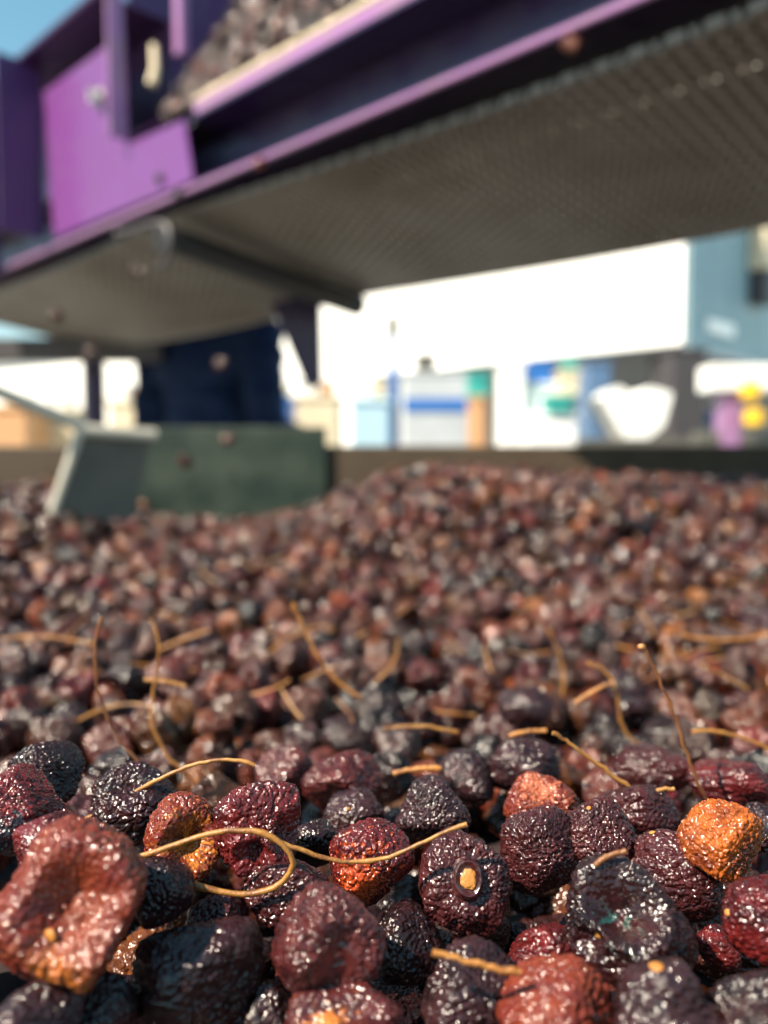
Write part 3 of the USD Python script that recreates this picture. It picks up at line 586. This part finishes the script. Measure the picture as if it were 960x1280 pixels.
# bent sheet metal guide standing in the heap
sg = thing('sheet_metal_guide', 'grey bent sheet metal guide standing in the heap at the far left', 'metal guide')
q = [at(106, 541, 1.02), at(190, 548, 1.06), at(166, 650, 1.05), at(62, 650, 1.00)]
q = np.array(q); nrm = unit(np.cross(q[1] - q[0], q[3] - q[0])) * .003
obj('face_sheet', trimesh.convex.convex_hull(np.vstack([q, q + nrm])), dull_steel, sg, smooth=False)
obj('top_flange', tube([q[0] + [-.003, -.004, .004], q[1] + [.006, -.004, .004]], .0075, 10), galvanised, sg)
obj('side_flange', tube([q[0] + [-.003, -.004, .006], q[3]], .0055, 10), galvanised, sg)
obj('brace_rod', tube([q[0] + [-.002, 0, .008], at(-40, 474, .93)], .0085, 10), galvanised, sg)

# ---------------------------------------------------------------- conveyor
cv = thing('belt_conveyor', 'purple steel belt conveyor crossing overhead above the bin', 'conveyor')
S0, S1 = -.75, 1.35
belt = UsdGeom.Xform.Define(stage, numbered(path_of(cv), 'belt'))
PITCH_B, BN0, BN1 = .0145, .574, .905
def belt_z(s, n):
    t = (n - BN0) / (BN1 - BN0)
    sag = .014 * math.sin(math.pi * np.clip((s + .75) / 1.17, 0, 1)) if s < .42 else .012 * math.sin(math.pi * np.clip((s - .42) / .9, 0, 1))
    return .311 - .051 * t - sag
rows = int((S1 - S0) / PITCH_B)
for k in range(rows):
    s = S0 + k * PITCH_B
    parts = []
    z0, z1 = belt_z(s, BN0), belt_z(s, BN1)
    L = BN1 - BN0; tilt = math.atan2(z1 - z0, L)
    nl = 21; wd = L / nl
    parts.append(box(-.0024, .0024, 0, L, -.0035, .0035))
    for j in range(nl):
        o = wd * (j + (.25 if k % 2 else .75))
        if o + wd * .24 < L: parts.append(box(-.0073, .0066, o - wd * .24, o + wd * .24, -.0030, .0042))
    b = join(parts)
    T = np.eye(4); T[:3, :3] = trimesh.transformations.rotation_matrix(tilt, [1, 0, 0])[:3, :3]; T[:3, 3] = (s, BN0, z0)
    b.apply_transform(T)
    obj('belt_row', inconv(b), belt_mat, belt, smooth=False)
obj('belt_edge', inconv(tube([(s_, BN1 + .001, belt_z(s_, BN1)) for s_ in np.linspace(S0, S1, 40)], .0046, 8)), belt_mat, belt)
obj('slider_bed', cbox(S0, S1, .612, .90, .350, .356), dark_steel, cv)
# near side channel: web, two flanges, lit lower lip
SC = .34
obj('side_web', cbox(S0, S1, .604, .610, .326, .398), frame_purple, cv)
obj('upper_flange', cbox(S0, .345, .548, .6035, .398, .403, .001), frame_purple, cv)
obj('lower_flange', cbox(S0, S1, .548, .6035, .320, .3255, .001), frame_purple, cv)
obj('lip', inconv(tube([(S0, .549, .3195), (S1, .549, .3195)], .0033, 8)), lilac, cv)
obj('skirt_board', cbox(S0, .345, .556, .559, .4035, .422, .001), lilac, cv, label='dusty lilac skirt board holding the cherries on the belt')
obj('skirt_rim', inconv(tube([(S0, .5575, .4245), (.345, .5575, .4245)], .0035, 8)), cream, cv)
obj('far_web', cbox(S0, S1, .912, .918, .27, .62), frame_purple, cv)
obj('carry_bed', cbox(S0, S1, .565, .911, .404, .408), dark_steel, cv)
# bracket plate bolted on, with its bolts
poly = Polygon([(.332, .3265), (.350, .400), (.488, .407), (.492, .548), (.738, .548), (.712, .331)])
pl = trimesh.creation.extrude_polygon(poly, .004)          # x = s, y = z, extruded
Tm = np.eye(4); Tm[:3, 0] = U * K; Tm[:3, 1] = (0, 0, K); Tm[:3, 2] = -N; Tm[:3, 3] = cpt(0, .5475, 0)
pl.apply_transform(Tm)
if pl.volume < 0: pl.invert()
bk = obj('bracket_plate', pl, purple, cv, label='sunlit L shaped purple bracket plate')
def bolt(s, z, r=.007, mat=dark_steel, n=.543):
    hexa = trimesh.creation.cylinder(r, .006, sections=6); was = trimesh.creation.cylinder(r * 1.5, .002, sections=16)
    was.apply_translation([0, 0, -.003])
    b = join([hexa, was]); T = np.eye(4); T[:3, 0] = U; T[:3, 1] = (0, 0, 1); T[:3, 2] = -N; T[:3, 3] = cpt(s, n - .003, z); b.apply_transform(T)
    obj('bolt', b, mat, bk, smooth=30)
def on_plane(px, py, n):
    a = at(px, py, 1.0); y = (n / math.sqrt(.5)) / (1 + a[0]); w = a * y
    return (w - (P0 - N * N0)) @ U, w[2]
for px, py in ((200, 223), (222, 241)): bolt(*on_plane(px, py, .543), r=.006)
sb, zb = on_plane(122, 121, .54)
bolt(sb, zb, .012, steel)
obj('lever_handle', tube([cpt(sb, .53, zb + .003), cpt(sb - .02, .522, zb - .004), cpt(sb - .028, .518, zb - .022)], [.007, .006, .004], 8), steel, bk)
obj('plate_edge', cbox(.486, .4905, .520, .5425, .412, .80, .001), lilac, cv)
# hopper behind and beyond the bracket
hp = thing('feed_hopper', 'purple steel feed hopper, shade deepened in its paint, standing over the conveyor at upper left', 'hopper')
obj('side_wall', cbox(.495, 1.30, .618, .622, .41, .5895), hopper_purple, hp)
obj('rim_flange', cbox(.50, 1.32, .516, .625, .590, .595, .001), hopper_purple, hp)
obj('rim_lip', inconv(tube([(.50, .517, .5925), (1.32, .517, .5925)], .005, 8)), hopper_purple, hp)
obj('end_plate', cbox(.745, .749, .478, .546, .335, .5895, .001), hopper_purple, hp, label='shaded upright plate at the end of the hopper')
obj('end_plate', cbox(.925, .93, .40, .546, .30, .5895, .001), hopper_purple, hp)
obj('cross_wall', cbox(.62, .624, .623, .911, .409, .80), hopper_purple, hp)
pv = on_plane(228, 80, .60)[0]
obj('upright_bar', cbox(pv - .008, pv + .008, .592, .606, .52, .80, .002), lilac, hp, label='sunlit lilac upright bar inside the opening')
obj('latch', join([tube([cpt(.46, .57, .53), cpt(.452, .567, .498), cpt(.455, .563, .478)], [.006, .007, .009], 8)]), cream, hp)
obj('back_wall', cbox(.10, .62, .895, .899, .62, .84), dark_steel, hp)
# roller under the belt, hook, legs, beam
obj('return_roller', inconv(tube([(.415, .55, .278), (.423, .895, .238)], .017, 18)), roller_black, cv)
obj('hook', tube(spline([at(150, 291, 1.05 * K), at(182, 282, 1.03 * K), at(212, 290, 1.0 * K), at(212, 312, 1.0 * K), at(198, 334, 1.02 * K)], 14), .0050, 8), dark_steel, cv)
for px, py in ((150, 293), (186, 283)):
    b = trimesh.creation.icosphere(2, .010); b.apply_scale([1, 1, .8]); b.apply_translation(at(px, py, 1.05 * K)); obj('hook_bolt', b, dark_steel, cv, smooth=True)
lx = [cpt(.62, .935, .27), cpt(.62, .985, -1.0)]
gp = [at(x, y, 1.8) for x, y in ((338, 378), (400, 366), (402, 478), (384, 486), (362, 424))]
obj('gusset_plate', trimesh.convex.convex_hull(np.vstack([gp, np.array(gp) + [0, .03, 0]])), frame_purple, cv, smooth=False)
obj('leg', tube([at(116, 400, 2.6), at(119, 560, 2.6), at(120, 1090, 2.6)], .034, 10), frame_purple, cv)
obj('cross_beam', box(at(-90, 0, 2.5)[0], at(196, 0, 2.5)[0], 2.47, 2.53, at(0, 452, 2.5)[2], at(0, 424, 2.5)[2], .004), dark_steel, cv)

# cherries riding on the belt, seen over the skirt board
crg = np.random.default_rng(31)
cp = []
for _ in range(5200):
    s, n = crg.uniform(-.55, .44), crg.uniform(.566, .74)
    top = .428 + .185 * np.clip((n - .562) / .17, 0, 1) * (1 + .5 * sstep(.1, .3, s))
    cp.append((s, n, top + crg.uniform(-.018, .002)))
cp = np.array(cp); kp = []
tr = []
for c in cp:
    if not tr or min(np.linalg.norm(np.array(tr[-1500:]) - c, axis=1)) > .0098: tr.append(c)
cw = np.array([cpt(*c) for c in tr])
instancer('dried_cherries_on_belt', cw, np.array([rand_quat(crg) for _ in cw]), crg.uniform(.0088, .0118, (len(cw), 1)) * crg.uniform(.9, 1.1, (len(cw), 3)), crg.choice([0, 1, 5, 6, 10, 3], len(cw)),
          label='dried cherries riding on the conveyor belt above the skirt board', cat='dried cherries')
# cherries falling from the belt into the bin
for px, py, d, lab in ((286, 549, 1.05, 'dried cherry in mid air right of the other one before the green board'), (231, 577, .95, 'dried cherry falling in front of the green board, lowest in the air'),
                  (275, 455, 1.15, 'dried cherry falling in front of the navy sweatshirt'), (71, 395, 1.1, 'dried cherry dropping under the left end of the belt'),
                  (172, 341, 1.0, 'dried cherry dropping just under the hook on the conveyor'), (112, 440, 1.25, 'dried cherry falling in front of the purple leg'),):
    i = int(crg.integers(0, len(KINDS)))
    x = UsdGeom.Xform.Define(stage, numbered('/World', 'falling_cherry')); x.AddTranslateOp().Set(Gf.Vec3d(*map(float, at(px, py, d))))
    x.AddOrientOp().Set(Gf.Quatf(*map(float, rand_quat(crg)))); x.AddScaleOp().Set(Gf.Vec3f(.0092, .0086, .008))
    x.GetPrim().GetReferences().AddInternalReference(protos[i].GetPath()); x.GetPrim().SetInstanceable(True)
    tag(x, lab, 'cherry', 'cherries falling into the bin')

for px, py, lab in ((326, 205, 'dried cherry stuck on the lip of the conveyor right of the bracket plate'), (716, 56, 'dried cherry stuck on the lip of the conveyor near the upper right')):
    s_, z_ = on_plane(px, py, .548)
    x = UsdGeom.Xform.Define(stage, numbered('/World', 'dried_cherry')); x.AddTranslateOp().Set(Gf.Vec3d(*map(float, cpt(s_, .546, z_))))
    x.AddOrientOp().Set(Gf.Quatf(*map(float, rand_quat(crg)))); x.AddScaleOp().Set(Gf.Vec3f(.0098, .0088, .0075))
    x.GetPrim().GetReferences().AddInternalReference(protos[4].GetPath()); x.GetPrim().SetInstanceable(True)
    tag(x, lab, 'cherry', 'cherries stuck on the conveyor lip')

# ---------------------------------------------------------------- person behind the bin
def body_mesh(bones, J, L=.012, it=6):
    hs = []
    for a, b in bones:
        ss = []
        for k in (a, b):
            p, r = J[k]; ss.append(m3.Manifold.sphere(r, 20).translate(tuple(map(float, p))))
        hs.append(m3.Manifold.batch_hull(ss))
    m = hs[0]
    for h in hs[1:]: m = m + h
    m = m.refine_to_length(L).to_mesh()
    t = trimesh.Trimesh(m.vert_properties[:, :3], m.tri_verts)
    trimesh.smoothing.filter_taubin(t, iterations=it)
    return t
# local frame: x right, -y towards the lens, z up from the ground; facing +x (side on to the lens)
G = -1.0
pc = at(264, 500, 2.6); pc = np.array([pc[0], pc[1], G])
J = {'hipc': ((0, 0, .95), .125), 'waist': ((0, 0, 1.08), .115), 'chest': ((-.01, .0, 1.28), .135), 'up': ((-.01, 0, 1.40), .10), 'neck': ((.005, 0, 1.95), .055), 'nk2': ((.02, 0, 1.55), .055),
     'head': ((.035, 0, 1.66), .088), 'crown': ((.015, 0, 1.70), .085), 'chin': ((.085, 0, 1.585), .030), 'jaw': ((.045, 0, 1.60), .06), 'nose': ((.122, 0, 1.645), .014), 'brow': ((.095, 0, 1.68), .03)}
bones = [('hipc', 'waist'), ('waist', 'chest'), ('chest', 'up'), ('up', 'neck'), ('neck', 'nk2'), ('nk2', 'head'), ('head', 'crown'), ('head', 'jaw'), ('jaw', 'chin'), ('brow', 'nose'), ('brow', 'head')]
for sgn, t in ((-1, 'a'), (1, 'b')):
    J.update({'hip' + t: ((0, .09 * sgn, .92), .095), 'kn' + t: ((.02 if sgn > 0 else .05, .11 * sgn, .50), .062), 'ank' + t: ((.0, .11 * sgn, .09), .042), 'toe' + t: ((.16, .12 * sgn, .035), .033), 'heel' + t: ((-.04, .11 * sgn, .04), .038),
              'sh' + t: ((-.01, .18 * sgn, 1.385), .065), 'el' + t: ((-.02, .235 * sgn, 1.10), .045), 'wr' + t: ((.21, .19 * sgn, 1.06), .028), 'pal' + t: ((.265, .185 * sgn, 1.055), .028), 'ear' + t: ((.015, .085 * sgn, 1.645), .022)})
    bones += [('hipc', 'hip' + t), ('hip' + t, 'kn' + t), ('kn' + t, 'ank' + t), ('ank' + t, 'toe' + t), ('ank' + t, 'heel' + t), ('up', 'sh' + t), ('chest', 'sh' + t), ('sh' + t, 'el' + t), ('el' + t, 'wr' + t), ('wr' + t, 'pal' + t), ('head', 'ear' + t)]
    for k, (off, ln) in enumerate(((-.024, .050), (-.008, .060), (.008, .056), (.024, .044))):
        J.update({f'f0{t}{k}': ((.285, .185 * sgn + off, 1.055), .0095), f'f1{t}{k}': ((.285 + ln * .6, .185 * sgn + off * 1.1, 1.045), .009), f'f2{t}{k}': ((.285 + ln * .9, .185 * sgn + off * 1.1, 1.020), .008)})
        bones += [('pal' + t, f'f0{t}{k}'), (f'f0{t}{k}', f'f1{t}{k}'), (f'f1{t}{k}', f'f2{t}{k}')]
    J.update({f'th{t}': ((.255, .185 * sgn - .03 * sgn, 1.07), .011), f'th2{t}': ((.29, .185 * sgn - .05 * sgn, 1.06), .009)})
    bones += [('pal' + t, f'th{t}'), (f'th{t}', f'th2{t}')]
pe = thing('person', 'person in a navy sweatshirt standing behind the bin below the conveyor', 'person', loc=pc)
pe.AddRotateZOp().Set(62.0)
bm = body_mesh(bones, J)
obj('body', bm, skin_mat, pe, smooth=True)
Jc = {k: (p, r + .016) for k, (p, r) in J.items()}
tb = [b for b in bones if all(x.startswith(('waist', 'chest', 'up', 'sh', 'el', 'hipc')) for x in b)] + [('ela', 'cua'), ('elb', 'cub'), ('hipc', 'hem'), ('up', 'hooda'), ('hooda', 'hoodb')]
Jc['cua'] = ((.17, -.195, 1.068), .046); Jc['cub'] = ((.17, .195, 1.068), .046); Jc['hem'] = ((0, 0, .90), .145)
Jc['hooda'] = ((-.07, -.05, 1.46), .06); Jc['hoodb'] = ((-.07, .05, 1.46), .06)
top = body_mesh(tb, Jc)
vv = np.array(top.vertices); nn_ = np.array(top.vertex_normals)
vv += nn_ * (.022 * (np.abs(meshkit.noise(vv * [9, 9, 16], 3) - .5) * 2 - .4))[:, None]
obj('sweatshirt', (vv, top.faces), navy, pe, smooth=True)
tb = [b for b in bones if all(x.startswith(('hip', 'kn', 'ank')) for x in b)]
tr_ = body_mesh(tb, {k: (p, r + .011) for k, (p, r) in J.items()})
obj('trousers', tr_, denim, pe, smooth=True)
tb = [b for b in bones if all(x.startswith(('ank', 'toe', 'heel')) for x in b)]
obj('shoes', body_mesh(tb, {k: (np.array(p) + (0, 0, .003), r + .010 if not k.startswith('ank') else r + .004) for k, (p, r) in J.items()}), dark_steel, pe, smooth=True)
hr = body_mesh([('c', 'd'), ('d', 'e')], {'c': ((.03, 0, 1.712), .088), 'd': ((-.005, 0, 1.69), .09), 'e': ((-.025, 0, 1.60), .06)})
obj('hair', hr, hair_mat, pe, smooth=True)
for sgn in (-1, 1):
    e = trimesh.creation.icosphere(2, .011); e.apply_translation([.108, .032 * sgn, 1.660]); obj('eye', e, white, pe, smooth=True)
mo = trimesh.creation.icosphere(2, .018); mo.apply_scale([.5, 1.2, .35]); mo.apply_translation([.105, 0, 1.605]); obj('mouth', mo, paint('lips', (.35, .12, .10), .5), pe, smooth=True)

# ---------------------------------------------------------------- yard behind
obj('ground', box(-300, 300, -300, 300, -1.2, -1.0), concrete, smooth=False, kind='structure', label='pale concrete yard', cat='ground')
SHM = np.eye(4); SHM[:3, 0] = U; SHM[:3, 1] = N; SHM[:3, 2] = (0, 0, 1); SHM[:3, 3] = (3.2, 9.0, 0)
def sh(m): m = m.copy(); m.apply_transform(SHM); return m
shed = thing('packing_shed', 'long white packing shed with an open front across the yard', 'shed')
for k in range(9):
    obj('fascia_panel', sh(box(k * 1.2 + .004, (k + 1) * 1.2 - .004, 0, .08, 1.24, 2.38, .006)), white, shed)
obj('roof', sh(box(-.02, 10.85, .0, 6.0, 2.385, 2.44)), white, shed)
obj('ceiling', sh(box(.05, 10.8, .085, 5.9, 2.2, 2.24)), grey_wall, shed)
obj('rear_wall', sh(box(-.02, 10.8, 5.9, 6.0, -1, 2.38)), grey_wall, shed)
obj('wall_stripe', sh(box(2.0, 6.0, 5.87, 5.897, .62, .86)), blue, shed)
obj('post', sh(box(10.6, 10.75, .10, .25, -1, 1.235, .01)), blue, shed)
ge = thing('gable_annex', 'blue grey clad annex at the right end of the white shed', 'annex')
for k in range(6): obj('cladding_panel', sh(box(-.06, -.02, k * .5 + .0, k * .5 + .494, 1.22, 3.6, .006)), teal_wall, ge)
obj('sign_plate', sh(box(-.075, -.062, .45, 1.15, 1.42, 1.56, .003)), white, ge, label='small white sign plate low on the annex wall')
obj('core', sh(box(-.018, .9, .10, 3.0, 2.46, 3.6)), teal_wall, ge)
obj('annex_floor', sh(box(-.058, -.022, 0.0, 3.0, 1.16, 1.215)), grey_wall, ge)
def crate(name, px0, px1, py0, py1, d, dy, mat, label, cat, ground=False, lip=True, **kw):
    a, b = at(px0, py1, d), at(px1, py0, d)
    z0 = G if ground else a[2]
    t = thing(name, label, cat, **kw)
    obj('side', box(a[0], b[0], d, d + dy, z0, b[2], min(.02, (b[0] - a[0]) * .08)), mat, t)
    if lip: obj('rim', box(a[0] - .015, b[0] + .015, d - .015, d + dy + .015, b[2] + .002, b[2] + .04, .008), mat, t)
    return t
crate('storage_cabinet', 629, 656, 458, 560, 7.6, .5, white, 'tall white sunlit cabinet standing before the shed', 'cabinet', ground=True)
crate('white_tub', 658, 722, 522, 560, 7.5, .9, white, 'low white sunlit tub right of the tall white cabinet', 'tub', ground=True)
crate('plastic_crate', 655, 700, 484, 518, 7.7, .6, white, 'white crate on top of the low white tub', 'crate')
crate('blue_crate', 662, 692, 456, 480, 7.8, .4, blue, 'blue crate topmost in the pile beside the tall white cabinet', 'crate')
crate('teal_crate', 684, 716, 499, 516, 7.45, .4, teal, 'teal crate right of the white crate on the tub', 'crate')
crate('cardboard_box', 700, 724, 468, 496, 7.6, .4, cream, 'beige box standing on the teal crate', 'box')
barrel_blue = paint('barrel_blue', (.08, .15, .27), .45)
crate('water_barrel', 733, 765, 456, 556, 9.2, .5, barrel_blue, 'blue barrel in the shade left of the white bulk bag', 'barrel', ground=True)
CL = [(4, 26, 498, 512, 6.6, cream, 'cream carton on the orange crate stack', 'carton'), (60, 84, 500, 515, 7.0, white, 'white carton on the cream crate stack', 'carton'),
      (140, 160, 486, 505, 6.3, white, 'white pail on the left of the beige pallet box', 'pail'), (166, 186, 492, 505, 6.35, orange, 'tan pail on the right of the beige pallet box', 'pail'),
      (372, 392, 478, 499, 6.7, white, 'white pail on the cream wrapped box', 'pail'), (398, 416, 484, 499, 6.75, orange, 'tan carton on the cream wrapped box', 'carton'),
      (442, 462, 488, 503, 6.5, white, 'white carton left on the light blue wrapped box', 'carton'), (466, 484, 482, 503, 6.55, cream, 'cream pail on the light blue wrapped box', 'pail'),
      (341, 358, 488, 502, 6.1, cream, 'cream carton on the blue box right of the person', 'carton'), (520, 545, 446, 467, 10.6, dull_steel, 'grey vent box on the light grey container', 'vent'),
      (706, 722, 452, 467, 7.7, teal, 'small teal pail on the beige box', 'pail')]
for x0, x1, y0, y1, dd_, mt, lb, ct in CL: crate(ct, x0, x1, y0, y1, dd_, .22, mt, lb, ct)
gc = crate('site_container', 503, 586, 468, 560, 10.2, 1.5, grey_wall, 'light grey container with a blue stripe right of the slim blue post', 'container', ground=True)
a, b = at(503, 514, 10.19), at(586, 498, 10.19)
obj('stripe', box(a[0] + .02, b[0] - .02, 10.185, 10.197, a[2], b[2]), blue, gc)
crate('tan_sack', 588, 608, 500, 560, 8.6, .3, orange, 'tan sack standing between the grey container and the tall white cabinet', 'sack', ground=True)
crate('teal_tub', 586, 612, 470, 497, 8.65, .3, teal, 'teal tub stacked on the tan sack', 'tub')
# white bulk bag slumped in a V
hb = [at(x, y, 7.4) for x, y in ((757, 496), (775, 487), (795, 503), (815, 488), (836, 494), (826, 530), (806, 546), (786, 546))]
pg = Polygon([(p[0], p[2]) for p in hb]).buffer(.03)
bag = trimesh.creation.extrude_polygon(pg, .6); Tb = np.eye(4); Tb[:3, 0] = (1, 0, 0); Tb[:3, 1] = (0, 0, 1); Tb[:3, 2] = (0, -1, 0); Tb[:3, 3] = (0, 8.0, 0); bag.apply_transform(Tb)
if bag.volume < 0: bag.invert()
bg = thing('bulk_bag', 'white bulk bag with a V shaped open top standing on the grey bench', 'bag')
obj('bag_body', bag, white, bg, smooth=30)
be = thing('work_bench', 'long grey steel bench below the white bulk bag', 'bench')
a, b = at(725, 560, 7.3), at(880, 548, 7.3)
obj('bench_top', box(a[0], b[0], 7.3, 8.1, a[2], b[2], .01), dull_steel, be)
for x in (a[0] + .05, b[0] - .05):
    for y in (7.38, 8.0): obj('leg', box(x - .03, x + .03, y - .03, y + .03, -1, a[2] - .001), dull_steel, be)
crate('grading_machine', 838, 884, 440, 552, 8.9, .8, dark_steel, 'dark grading machine in the shade right of the bulk bag', 'machine', ground=True)
pm = thing('sorting_line', 'purple sorting line with a white rail at the right edge', 'machine')
a, b = at(888, 488, 6.0), at(1060, 456, 6.0)
obj('rail', box(a[0], b[0], 6.0, 6.25, a[2], b[2], .01), white, pm)
for px in (912, 1040):
    x = at(px, 500, 6.1)[0]; obj('post', box(x - .07, x + .07, 6.05, 6.2, -1, a[2] - .002, .008), lilac, pm)
for py0, py1, px in ((477, 500, 942), (511, 533, 946)):
    a, b = at(px - 11, py1, 5.9), at(px + 11, py0, 5.9); obj('guard_box', box(a[0], b[0], 5.9, 5.995, a[2], b[2], .02), yellow, pm)
obj('low_rail', box(at(888, 0, 6)[0], at(1060, 0, 6)[0], 6.06, 6.18, at(0, 556, 6)[2], at(0, 540, 6)[2], .01), dull_steel, pm)
la, lb = 1.50, 1.78
obj('lamp_box', sh(box(-.30, -.075, la, lb, 2.25, 2.95, .02)), cream, ge, label='cream lamp box on the annex wall at the right edge')
obj('lamp_bracket', sh(box(-.28, -.075, la + .02, lb + .1, 1.86, 2.24, .02)), dark_steel, ge)
# far left: white building added for bright sky glimpses, crates and a rail before it
fb = thing('store_building', 'far white building added for the bright sky glimpses left of the person', 'building')
FM = np.eye(4); FM[:3, 0] = unit((-.8, .6, 0)); FM[:3, 1] = unit((.6, .8, 0)); FM[:3, 3] = at(480, 560, 24.0); FM[2, 3] = 0
def fbm(m): m = m.copy(); m.apply_transform(FM); return m
obj('wall', fbm(box(-4, 40, 0, .3, -1, 4.3)), white, fb)
obj('roof', fbm(box(-4.3, 40.3, -.4, 8, 4.31, 4.5)), grey_wall, fb)
for k in range(8):
    s = -2 + k * 4.6; obj('door', fbm(box(s, s + 1.6, -.04, -.003, -1, 1.15)), (blue, grey_wall, cream)[k % 3], fb)
crate('orange_crate', -30, 34, 513, 545, 6.5, .6, orange, 'orange crate stack at the left edge beyond the bin', 'crate', ground=True)
crate('cream_crate', 40, 100, 516, 545, 6.9, .6, cream, 'cream crate stack right of the orange one', 'crate', ground=True)
crate('pale_drum', 196, 219, 500, 545, 5.0, .25, light_blue, 'pale blue drum just left of the person', 'drum', ground=True)
crate('pallet_box', 136, 188, 506, 545, 6.2, .5, cream, 'beige pallet box between the purple leg and the pale blue drum', 'box', ground=True)
crate('wrapped_box', 338, 362, 503, 545, 6.0, .4, blue, 'blue box just right of the person', 'box', ground=True)
crate('wrapped_box', 366, 424, 500, 545, 6.6, .6, cream, 'cream wrapped box left of the blue post', 'box', ground=True)
crate('wrapped_box', 438, 488, 504, 545, 6.4, .5, light_blue, 'light blue wrapped box beside the blue post', 'box', ground=True)
bp = thing('blue_post', 'slim blue post with a dark lamp on top before the white shed', 'post')
a = at(491, 556, 6.9)
obj('shaft', box(a[0] - .035, a[0] + .035, 6.87, 6.94, -1, at(0, 415, 6.9)[2], .008), blue, bp)
hd_ = trimesh.creation.capsule(height=.10, radius=.05); hd_.apply_translation([a[0], 6.9, at(0, 408, 6.9)[2]]); obj('lamp_head', hd_, dull_steel, bp, smooth=True)
